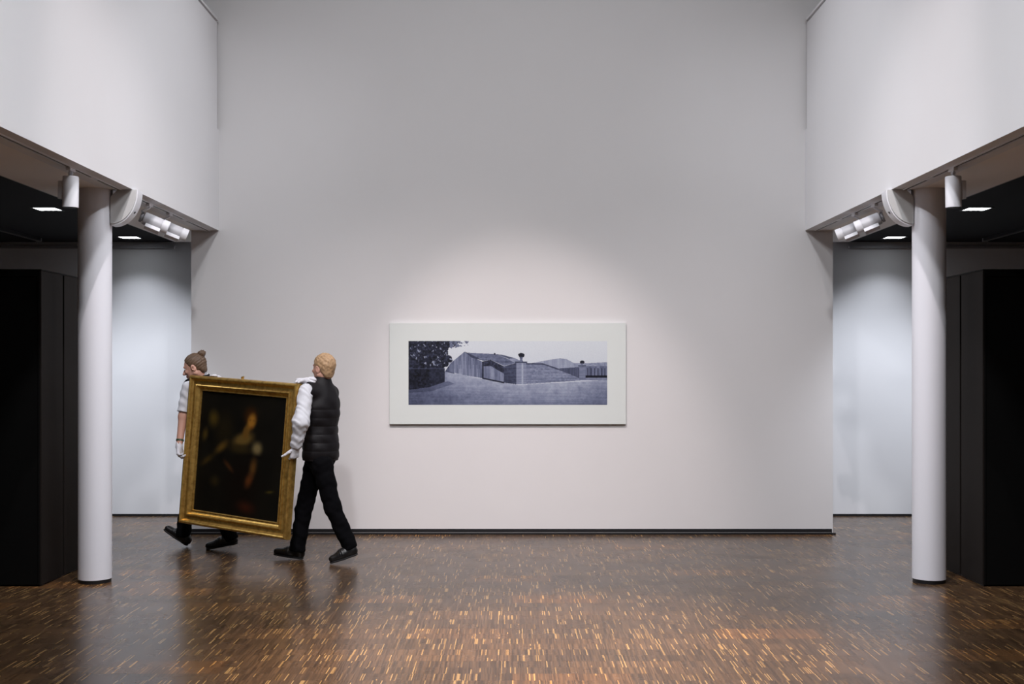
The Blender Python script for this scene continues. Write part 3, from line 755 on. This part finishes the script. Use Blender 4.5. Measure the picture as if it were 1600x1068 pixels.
def head_frame(fwd, up_hint=(0, 0, 1)):
    F = unit(fwd); L = unit(np.cross(up_hint, F)); U = np.cross(F, L); return F, L, U

def head_sdf(p, c, F, L, U, s=1.0):
    ax = (F, L, U); A = lambda f, l, u: c + (F * f + L * l + U * u) * s
    d = ell(p, A(-0.012, 0, 0.030), ax, np.array((0.098, 0.077, 0.092)) * s)
    d = su(0.03 * s, d, ell(p, A(0.040, 0, -0.030), ax, np.array((0.055, 0.058, 0.085)) * s))
    d = su(0.02 * s, d, ell(p, A(0.066, 0, -0.092), ax, np.array((0.026, 0.030, 0.024)) * s))       # chin
    d = su(0.02 * s, d, rc(p, A(0.058, 0.0, -0.09), A(-0.005, 0.056, -0.055), 0.020 * s, 0.022 * s), rc(p, A(0.058, 0.0, -0.09), A(-0.005, -0.056, -0.055), 0.020 * s, 0.022 * s))
    d = su(0.012 * s, d, rc(p, A(0.083, 0.032, 0.022), A(0.083, -0.032, 0.022), 0.011 * s, 0.011 * s))   # brow
    for l in (1, -1):
        d = sub(d, ell(p, A(0.096, 0.033 * l, 0.002), ax, np.array((0.016, 0.017, 0.012)) * s), 0.012 * s)
        d = su(0.014 * s, d, ell(p, A(0.070, 0.042 * l, -0.026), ax, np.array((0.020, 0.018, 0.016)) * s))
    d = su(0.008 * s, d, rc(p, A(0.092, 0, 0.006), A(0.116, 0, -0.032), 0.008 * s, 0.012 * s))          # nose
    for l in (1, -1): d = su(0.006 * s, d, ell(p, A(0.103, 0.012 * l, -0.037), ax, np.array((0.011, 0.008, 0.008)) * s))
    d = su(0.006 * s, d, ell(p, A(0.090, 0, -0.060), ax, np.array((0.012, 0.023, 0.006)) * s), ell(p, A(0.088, 0, -0.070), ax, np.array((0.012, 0.020, 0.007)) * s))
    for l in (1, -1):
        e = ell(p, A(-0.010, 0.079 * l, -0.010), (unit(F - 0.15 * U), unit(L - 0.5 * l * F), U), np.array((0.018, 0.009, 0.032)) * s)
        e = sub(e, ell(p, A(-0.006, 0.088 * l, -0.008), ax, np.array((0.010, 0.007, 0.018)) * s), 0.005 * s)
        d = su(0.008 * s, d, e)
    return d

def glove_sdf(wrist, dirv, palm_n, curls, thumb, scale=1.0, cuff=0.05, side=1):
    """wrist point, direction of the fingers, palm normal, curl angle per finger, thumb joints given in hand frame"""
    D_ = unit(dirv); Nn = unit(np.asarray(palm_n) - D_ * np.dot(palm_n, D_)); W_ = np.cross(D_, Nn) * side    # W_: towards the thumb
    A = lambda d, w_, n: wrist + (D_ * d + W_ * w_ + Nn * n) * scale
    parts = [('pal', A(0.012, 0.014, 0), A(0.085, 0.026, 0), 0.020, 0.016), ('pal', A(0.012, 0.0, 0), A(0.088, 0.004, 0), 0.021, 0.017), ('pal', A(0.012, -0.014, 0), A(0.080, -0.026, 0), 0.020, 0.015)]
    for i, (w_, ln, r) in enumerate(((0.031, 0.072, 0.0105), (0.010, 0.080, 0.011), (-0.011, 0.074, 0.0105), (-0.031, 0.060, 0.0095))):
        base = np.array((0.086 - 0.006 * abs(w_ - 0.008) / 0.02, w_, 0.0)); ang = 0.0; pts = [base]
        for j, f in enumerate((0.45, 0.31, 0.24)):
            ang += math.radians(curls[i][j]); pts.append(pts[-1] + ln * f * np.array((math.cos(ang), 0.0, math.sin(ang))))
        for j in range(3): parts.append(('f%d' % i, A(*pts[j]), A(*pts[j + 1]), r * (1 - 0.08 * j), r * (1 - 0.08 * (j + 1))))
    tp = [A(0.026, 0.024, 0.004)] + [A(*q) for q in thumb]
    for j in range(len(tp) - 1): parts.append(('t', tp[j], tp[j + 1], (0.0155, 0.0125, 0.011)[j], (0.0125, 0.011, 0.009)[j]))
    ca, cb = A(-cuff, 0, 0), A(0.004, 0, 0)
    def f(p):
        pal = su(0.02, *[rc(p, a, b, r1 * scale, r2 * scale) for k, a, b, r1, r2 in parts if k == 'pal'])
        ruf = (p - ca) @ D_ / scale
        d = su(0.015, pal, rc(p, ca, cb, (0.028 + 0.14 * cuff) * scale, 0.030 * scale) + np.where(ruf < 0.03, 0.004 * np.sin(np.arctan2((p - ca) @ Nn, (p - ca) @ W_) * 7 + ruf * 60), 0))
        for i in range(4): d = su(0.006, d, su(0.004, *[rc(p, a, b, r1 * scale, r2 * scale) for k, a, b, r1, r2 in parts if k == 'f%d' % i]))
        d = su(0.008, d, su(0.006, *[rc(p, a, b, r1 * scale, r2 * scale) for k, a, b, r1, r2 in parts if k == 't']))
        return d + wob(p, 140, 0.0008)
    allp = np.array([q for k, a, b, r1, r2 in parts for q in (a, b)] + [ca]); return f, allp.min(0) - 0.06, allp.max(0) + 0.06

def shoe_pair(heel, toe, up, name_parent, ankle):
    """heel and toe: points on the sole line"""
    heel, toe = V3(heel), V3(toe); Fv = unit(toe - heel); up = unit(np.asarray(up) - Fv * np.dot(up, Fv)); Ls = np.cross(up, Fv); ln = np.linalg.norm(toe - heel)
    A = lambda f, u, l=0: heel + Fv * f * ln + up * u + Ls * l
    ank = V3(ankle)
    def f(p):
        d = su(0.03, ecap(p, A(0.14, 0.046), A(0.48, 0.050), 0.042, 0.047, Ls, 0.80), ecap(p, A(0.50, 0.040), A(0.86, 0.034), 0.047, 0.037, up, 0.86))
        d = su(0.03, d, rc(p, A(0.16, 0.05), ank * 0.6 + A(0.18, 0.1) * 0.4, 0.038, 0.040))
        cut = -(((p - heel) @ up) - 0.014)
        d = np.maximum(d, cut)
        lace = np.abs(((p - heel) @ Fv) / ln - 0.52) - 0.13
        d = d - np.where((lace < 0) & (((p - heel) @ up) > 0.04), 0.0025 * np.maximum(0, np.sin(((p - heel) @ Fv) / ln * 90)), 0)
        return d
    def fs(p):
        d = su(0.02, rc(p, A(0.13, 0.02), A(0.5, 0.02), 0.036, 0.037), rc(p, A(0.5, 0.02), A(0.87, 0.02), 0.045, 0.036))
        u_ = (p - heel) @ up
        return np.maximum(np.maximum(d, -u_), u_ - 0.0145)
    pts = np.array([heel, toe, ank]); lo, hi = pts.min(0) - 0.09, pts.max(0) + 0.09
    o = surface('shoe', f, lo, hi, 0.0045, M['shoe'], name_parent)
    surface('sole', fs, lo, hi, 0.0040, M['sole'], o)
    return o

def make_man(J, label, hair_style):
    """J: joints as room points"""
    G = {k: V3(v) for k, v in J.items() if isinstance(v, Vector)}
    root = thing('person', label, 'person', (float(G['pelvis'][0]), float(G['pelvis'][1]), 0.0))
    Fb = unit(J['face_body']); Lb = unit(np.cross((0, 0, 1), Fb)); Ub = np.array((0, 0, 1.0))
    F, L, U = head_frame(J['face_head']); hc = G['head']
    pel, che, nk = G['pelvis'], G['chest'], G['neck']
    up_t = unit(nk - pel); bax = (unit(Fb - up_t * (Fb @ up_t)), unit(Lb - up_t * (Lb @ up_t)), up_t)
    arms = {s: [G['sh_' + s], G['el_' + s], G['wr_' + s]] for s in 'LR'}
    legs = {s: [G['hip_' + s], G['kn_' + s], G['an_' + s]] for s in 'LR'}
    allp = np.array(list(G.values())); lo, hi = allp.min(0) - 0.18, allp.max(0) + 0.18; lo[2] = max(lo[2], -0.02)
    sm = (G['sh_L'] + G['sh_R']) / 2
    def torso(p, g=0.0, low=0.0):
        d = ell(p, che, bax, (0.132 + g, 0.170 + g, 0.25 + g))
        d = su(0.06, d, ell(p, pel + up_t * 0.12, bax, (0.124 + g, 0.160 + g, 0.18 + g)), ell(p, pel, bax, (0.124 + g, 0.158 + g, 0.14 + g)))
        d = su(0.05, d, rc(p, G['sh_L'], sm + up_t * 0.02, 0.058 + g, 0.07 + g), rc(p, G['sh_R'], sm + up_t * 0.02, 0.058 + g, 0.07 + g))
        d = su(0.04, d, rc(p, sm + up_t * 0.03, nk, 0.068 + g, 0.054 + g))
        return d
    def arm(p, s, g=0.0): a = arms[s]; return chain(p, a, (0.050 + g, 0.041 + g, 0.029 + g), 0.025)
    def leg(p, s, g=(0, 0, 0)): a = legs[s]; return chain(p, a, (0.082 + g[0], 0.056 + g[1], 0.040 + g[2]), 0.03)
    # body ------------------------------------------------------------
    def fb(p):
        d = su(0.03, torso(p, -0.012), rc(p, nk - up_t * 0.03, hc - U * 0.06 - F * 0.018, 0.055, 0.053))
        d = su(0.02, d, head_sdf(p, hc, F, L, U))
        for s in 'LR': d = su(0.03, d, arm(p, s, -0.001), leg(p, s, (-0.012, -0.012, -0.008)))
        return d
    def paint(c):
        q = c - hc; f_, l_, u_ = q @ F, q @ L, q @ U
        lip = (f_ > 0.080) & (np.abs(l_) < 0.024) & (u_ < -0.055) & (u_ > -0.076)
        return lip.astype(int)
    body = surface('body', fb, lo, hi, 0.0055, [M['skin'], M['lip']], root, paint)
    for l in (1, -1):
        bm = bmesh.new(); bmesh.ops.create_uvsphere(bm, u_segments=16, v_segments=12, radius=0.0125)
        bmesh.ops.translate(bm, verts=bm.verts, vec=Vector(hc + F * 0.078 + L * 0.032 * l + U * 0.003))
        e = obj('eye', bm, [M['eye'], M['iris']], root, True)
        for pg in e.data.polygons:
            if (V3(pg.center) - (hc + F * 0.078 + L * 0.032 * l + U * 0.003)) @ F > 0.0112: pg.material_index = 1
    # trousers ----------------------------------------------------------
    def ft(p):
        d = su(0.05, ell(p, pel, bax, (0.126, 0.154, 0.13)), ell(p, pel + up_t * 0.08, bax, (0.116, 0.148, 0.10)))
        for s in 'LR':
            d = su(0.03, d, leg(p, s, (0.014, 0.015, 0.027)))
        d = d + wob(p, 34, 0.006) + wob(p, 75, 0.0025, 1.0)
        for s in 'LR':
            a = legs[s]; ax = unit(a[2] - a[1]); d = np.maximum(d, np.where(rc(p, a[1], a[2], .1, .1) < 0.05, ((p - a[2]) @ ax) - 0.030, -1))
        return np.maximum(d, ((p - pel) @ up_t) - 0.16)
    tr = surface('trousers', ft, lo, np.array((hi[0], hi[1], pel[2] + 0.35)), 0.0065, M['trouser'], root)
    # shirt -----------------------------------------------------------------
    ends = J['sleeve_end']
    def fshirt(p):
        d = torso(p, -0.002)
        col = ecap(p, nk - up_t * 0.02, nk + up_t * 0.028, 0.066, 0.062, up_t, 1.0)
        col = np.maximum(col, ((p - nk) @ up_t) - 0.048)
        d = su(0.012, d, col)
        for s in 'LR':
            a = arms[s]
            if ends == 'long':
                k = chain(p, a, (0.064, 0.066, 0.045), 0.03) + wob(p, 23, 0.006, ord(s)) + 0.0028 * np.sin(p @ np.array([60.0, 25.0, 95.0]) + 2.5 * np.sin(p @ np.array([30.0, 50.0, 12.0]))) + wob(p, 95, 0.0015, 2.0)
                ax = unit(a[2] - a[1]); k = su(0.008, k, rc(p, a[2] - ax * 0.035, a[2] - ax * 0.012, 0.040, 0.041)); k = np.maximum(k, ((p - a[2]) @ ax) - 0.004)
            else:
                ax = unit(a[1] - a[0]); ln = np.linalg.norm(a[1] - a[0])
                k = rc(p, a[0], a[1], 0.062, 0.060) + wob(p, 60, 0.006, ord(s)); k = np.maximum(k, ((p - a[0]) @ ax) - ln * 0.86)
            d = su(0.02, d, k)
        return np.maximum(d, -(((p - pel) @ up_t) + 0.0))
    surface('shirt', fshirt, np.array((lo[0], lo[1], pel[2] - 0.12)), hi, 0.006, M['shirt'], root)
    # quilted vest -------------------------------------------------------------
    def fv(p):
        h_ = (p - pel) @ up_t
        quilt = np.where(h_ < 0.43, 0.0055 * (1 - np.abs(np.sin((h_ + 0.02) * math.pi / 0.071)) ** 0.45), 0.0) - 0.002
        d = torso(p, 0.016)
        col = np.maximum(rc(p, nk - up_t * 0.03, nk + up_t * 0.028, 0.074, 0.070), ((p - nk) @ up_t) - 0.034)
        d = su(0.012, d + quilt, col)
        for s in 'LR':
            a = arms[s]; out = unit(a[0] - sm)
            if s not in J['armholes']: continue
            d = sub(d, rc(p, a[0] + out * 0.035 + up_t * 0.02, a[0] + out * 0.045 - up_t * 0.06, 0.070, 0.062), 0.012)
        d = d + wob(p, 40, 0.004)
        d = np.maximum(d, -(h_ + J['vest_low']))
        return np.maximum(d, h_ - np.linalg.norm(nk - pel) - 0.036)
    surface('vest', fv, np.array((lo[0], lo[1], pel[2] - 0.2)), hi, 0.005, M['vest'], root)
    # shoes -----------------------------------------------------------------------
    for s in 'LR':
        shoe_pair(J['heel_' + s], J['toe_' + s], J['up_' + s], root, J['an_' + s])
    # gloves -----------------------------------------------------------------------
    for s in 'LR':
        g = J['glove_' + s]
        f, a, b = glove_sdf(V3(J['wr_' + s]), g['dir'], g['palm'], g['curl'], g['thumb'], cuff=J['cuff'], side=g['side'])
        surface('glove', f, a, b, 0.0032, M['glove'], root)
    # hair ----------------------------------------------------------------------------
    HA = lambda f_, l_, u_: hc + F * f_ + L * l_ + U * u_
    hax = (F, L, U)
    if hair_style == 'short':
        def fh(p):
            q = p - hc; f_, l_, u_ = q @ F, q @ L, q @ U
            d = ell(p, HA(-0.016, 0, 0.034), hax, (0.106, 0.085, 0.099))
            d = su(0.03, d, ell(p, HA(-0.064, 0, -0.040), hax, (0.034, 0.054, 0.052)))
            tuft = 0.0
            for v, ph in (((120, 40, 150), 0.3), ((-90, 130, 110), 1.7), ((60, -150, 130), 2.9), ((190, 90, -140), 0.9)):
                tuft = tuft + 0.0007 * np.sin(q @ np.array(v, float) + ph + 1.8 * np.sin(q @ np.array((55.0, 70.0, 40.0)) + ph))
            d = d + tuft * np.clip((u_ + 0.10) * 9, 0.3, 1.6)
            lim = np.interp(u_, [-0.09, -0.03, -0.012, 0.012, 0.045, 0.075, 0.10], [-0.052, -0.034, -0.022, 0.028, 0.050, 0.082, 0.12])
            d = np.maximum(d, (f_ - lim) * 0.8)
            d = np.maximum(d, -(u_ + 0.082 - 0.012 * np.sin(l_ * 60) * 0.3))
            ear = ell(p, HA(-0.008, 0.084, -0.014), hax, (0.026, 0.03, 0.036)); ear2 = ell(p, HA(-0.008, -0.084, -0.014), hax, (0.026, 0.03, 0.036))
            return sub(sub(d, ear, 0.008), ear2, 0.008)
        surface('hair', fh, hc - 0.17, hc + 0.17, 0.0032, M['hair_blond'], root)
    else:
        def fh(p):
            q = p - hc; f_, l_, u_ = q @ F, q @ L, q @ U
            d = ell(p, HA(-0.014, 0, 0.033), hax, (0.104, 0.083, 0.095)) + 0.0015 * np.sin(u_ * 260 + f_ * 120) + 0.0012 * np.sin(l_ * 300)
            d = su(0.02, d, ell(p, HA(-0.070, 0, -0.035), hax, (0.034, 0.052, 0.045)))
            d = np.maximum(d, f_ - (0.030 + 0.75 * np.clip(u_ - 0.03, -0.1, 0.045)))
            d = np.maximum(d, -(u_ + 0.078 + 0.1 * f_))
            ear = ell(p, HA(-0.008, 0.084, -0.014), hax, (0.024, 0.03, 0.036)); ear2 = ell(p, HA(-0.008, -0.084, -0.014), hax, (0.024, 0.03, 0.036))
            return sub(sub(d, ear, 0.008), ear2, 0.008)
        hr = surface('hair', fh, hc - 0.17, hc + 0.17, 0.0032, M['hair_brown'], root)
        def fbn(p):
            q = p - hc; c = HA(-0.098, 0, 0.100)
            d = ell(p, c, hax, (0.036, 0.034, 0.032)) + 0.003 * np.sin((p - c) @ F * 260 + (p - c) @ U * 180) + 0.002 * np.sin((p - c) @ L * 240)
            return su(0.012, d, rc(p, HA(-0.066, 0, 0.078), c, 0.022, 0.018))
        surface('hair_bun', fbn, HA(-0.098, 0, 0.1) - 0.09, HA(-0.098, 0, 0.1) + 0.09, 0.003, M['hair_brown'], hr)
        a = arms['L']; ax = unit(a[2] - a[1]); c = a[2] - ax * 0.050
        bm = bmesh.new(); add_tube(bm, Vector(c - ax * 0.007), Vector(c + ax * 0.007), 0.0350, 28); autosmooth(obj('wristband', bm, M['band'], root))
    return root

def pl(px, py, D): return P(px, py, D)
# right-hand man: seen from behind on his left side, walking to the left
Fr = (-0.90, 0.43, 0.0)
frame_edge = PT(hw, 0.0, 0)
man_b = dict(
    head=pl(505.5, 575, 10.20), neck=pl(504, 595, 10.21), chest=pl(502, 641, 10.22), pelvis=pl(501, 712, 10.22), face_body=Fr, face_head=(-0.78, 0.60, 0.03),
    sh_L=pl(478, 611, 10.05), el_L=pl(470, 661, 9.92), wr_L=pl(462, 698, 9.97),
    sh_R=pl(516, 614, 10.37), el_R=pl(500, 645, 10.42), wr_R=pl(480, 595, 10.10),
    hip_L=pl(502, 722, 10.13), kn_L=pl(519, 790, 10.12), an_L=pl(546, 852, 10.12),
    hip_R=pl(493, 722, 10.31), kn_R=pl(475, 795, 10.32), an_R=pl(465, 856, 10.30),
    heel_L=pl(559, 866, 10.12), toe_L=pl(516, 880, 10.08), up_L=(-0.25, -0.1, 1.0), heel_R=pl(474, 873.5, 10.32), toe_R=pl(427, 866, 10.36), up_R=(0.1, 0, 1.0),
    sleeve_end='long', cuff=0.045, vest_low=0.035, armholes='L',
    glove_L=dict(dir=(-0.16, 0.16, -0.97), palm=(-0.62, 0.78, 0.2), curl=[(30, 50, 40), (38, 55, 40), (42, 55, 40), (46, 55, 40)], thumb=[(0.045, 0.062, -0.004), (0.068, 0.088, 0.004), (0.084, 0.108, 0.014)], side=-1),
    glove_R=dict(dir=(-0.90, -0.38, 0.0), palm=(0.10, -0.35, -1.0), curl=[(35, 60, 45), (38, 62, 45), (42, 62, 45), (46, 62, 45)], thumb=[(0.05, 0.05, 0.012), (0.075, 0.062, 0.022), (0.095, 0.066, 0.035)], side=1))
make_man(man_b, 'person in black quilted vest and long white sleeves carrying the rear end of the painting', 'short')
# left-hand man: profile to the left, mostly hidden by the painting
man_a = dict(
    head=pl(304.5, 573.5, 10.80), neck=pl(315, 591, 10.84), chest=pl(319, 640, 10.88), pelvis=pl(324, 714, 10.92), face_body=(-0.97, 0.22, 0.0), face_head=(-0.97, 0.05, -0.30),
    sh_L=pl(295, 606, 10.72), el_L=pl(286, 650, 10.68), wr_L=pl(280, 696, 10.60),
    sh_R=pl(332, 599, 11.02), el_R=pl(352, 634, 10.90), wr_R=pl(341, 592, 10.62),
    hip_L=pl(328, 722, 10.84), kn_L=pl(340, 790, 10.86), an_L=pl(361, 838, 10.88),
    hip_R=pl(320, 722, 11.02), kn_R=pl(296, 775, 11.06), an_R=pl(286, 833, 11.08),
    heel_L=pl(373, 849, 10.88), toe_L=pl(321, 859, 10.88), up_L=(-0.15, 0, 1.0), heel_R=pl(293, 853, 11.08), toe_R=pl(255, 827, 11.10), up_R=(0.55, 0, 0.8),
    sleeve_end='short', cuff=0.012, vest_low=0.035, armholes='L',
    glove_L=dict(dir=(0.10, -0.32, -0.94), palm=(0.95, -0.10, 0.2), curl=[(32, 40, 30), (35, 45, 30), (40, 45, 35), (45, 45, 35)], thumb=[(0.05, 0.05, 0.014), (0.078, 0.060, 0.026), (0.098, 0.062, 0.036)], side=-1),
    glove_R=dict(dir=(-0.30, -0.85, 0.30), palm=(-0.1, -0.35, -0.9), curl=[(20, 45, 45)] * 4, thumb=[(0.05, 0.05, 0.012), (0.075, 0.062, 0.022), (0.095, 0.066, 0.035)], side=1))
make_man(man_a, 'person with brown hair bun and short white sleeves leading, half hidden by the painting', 'bun')
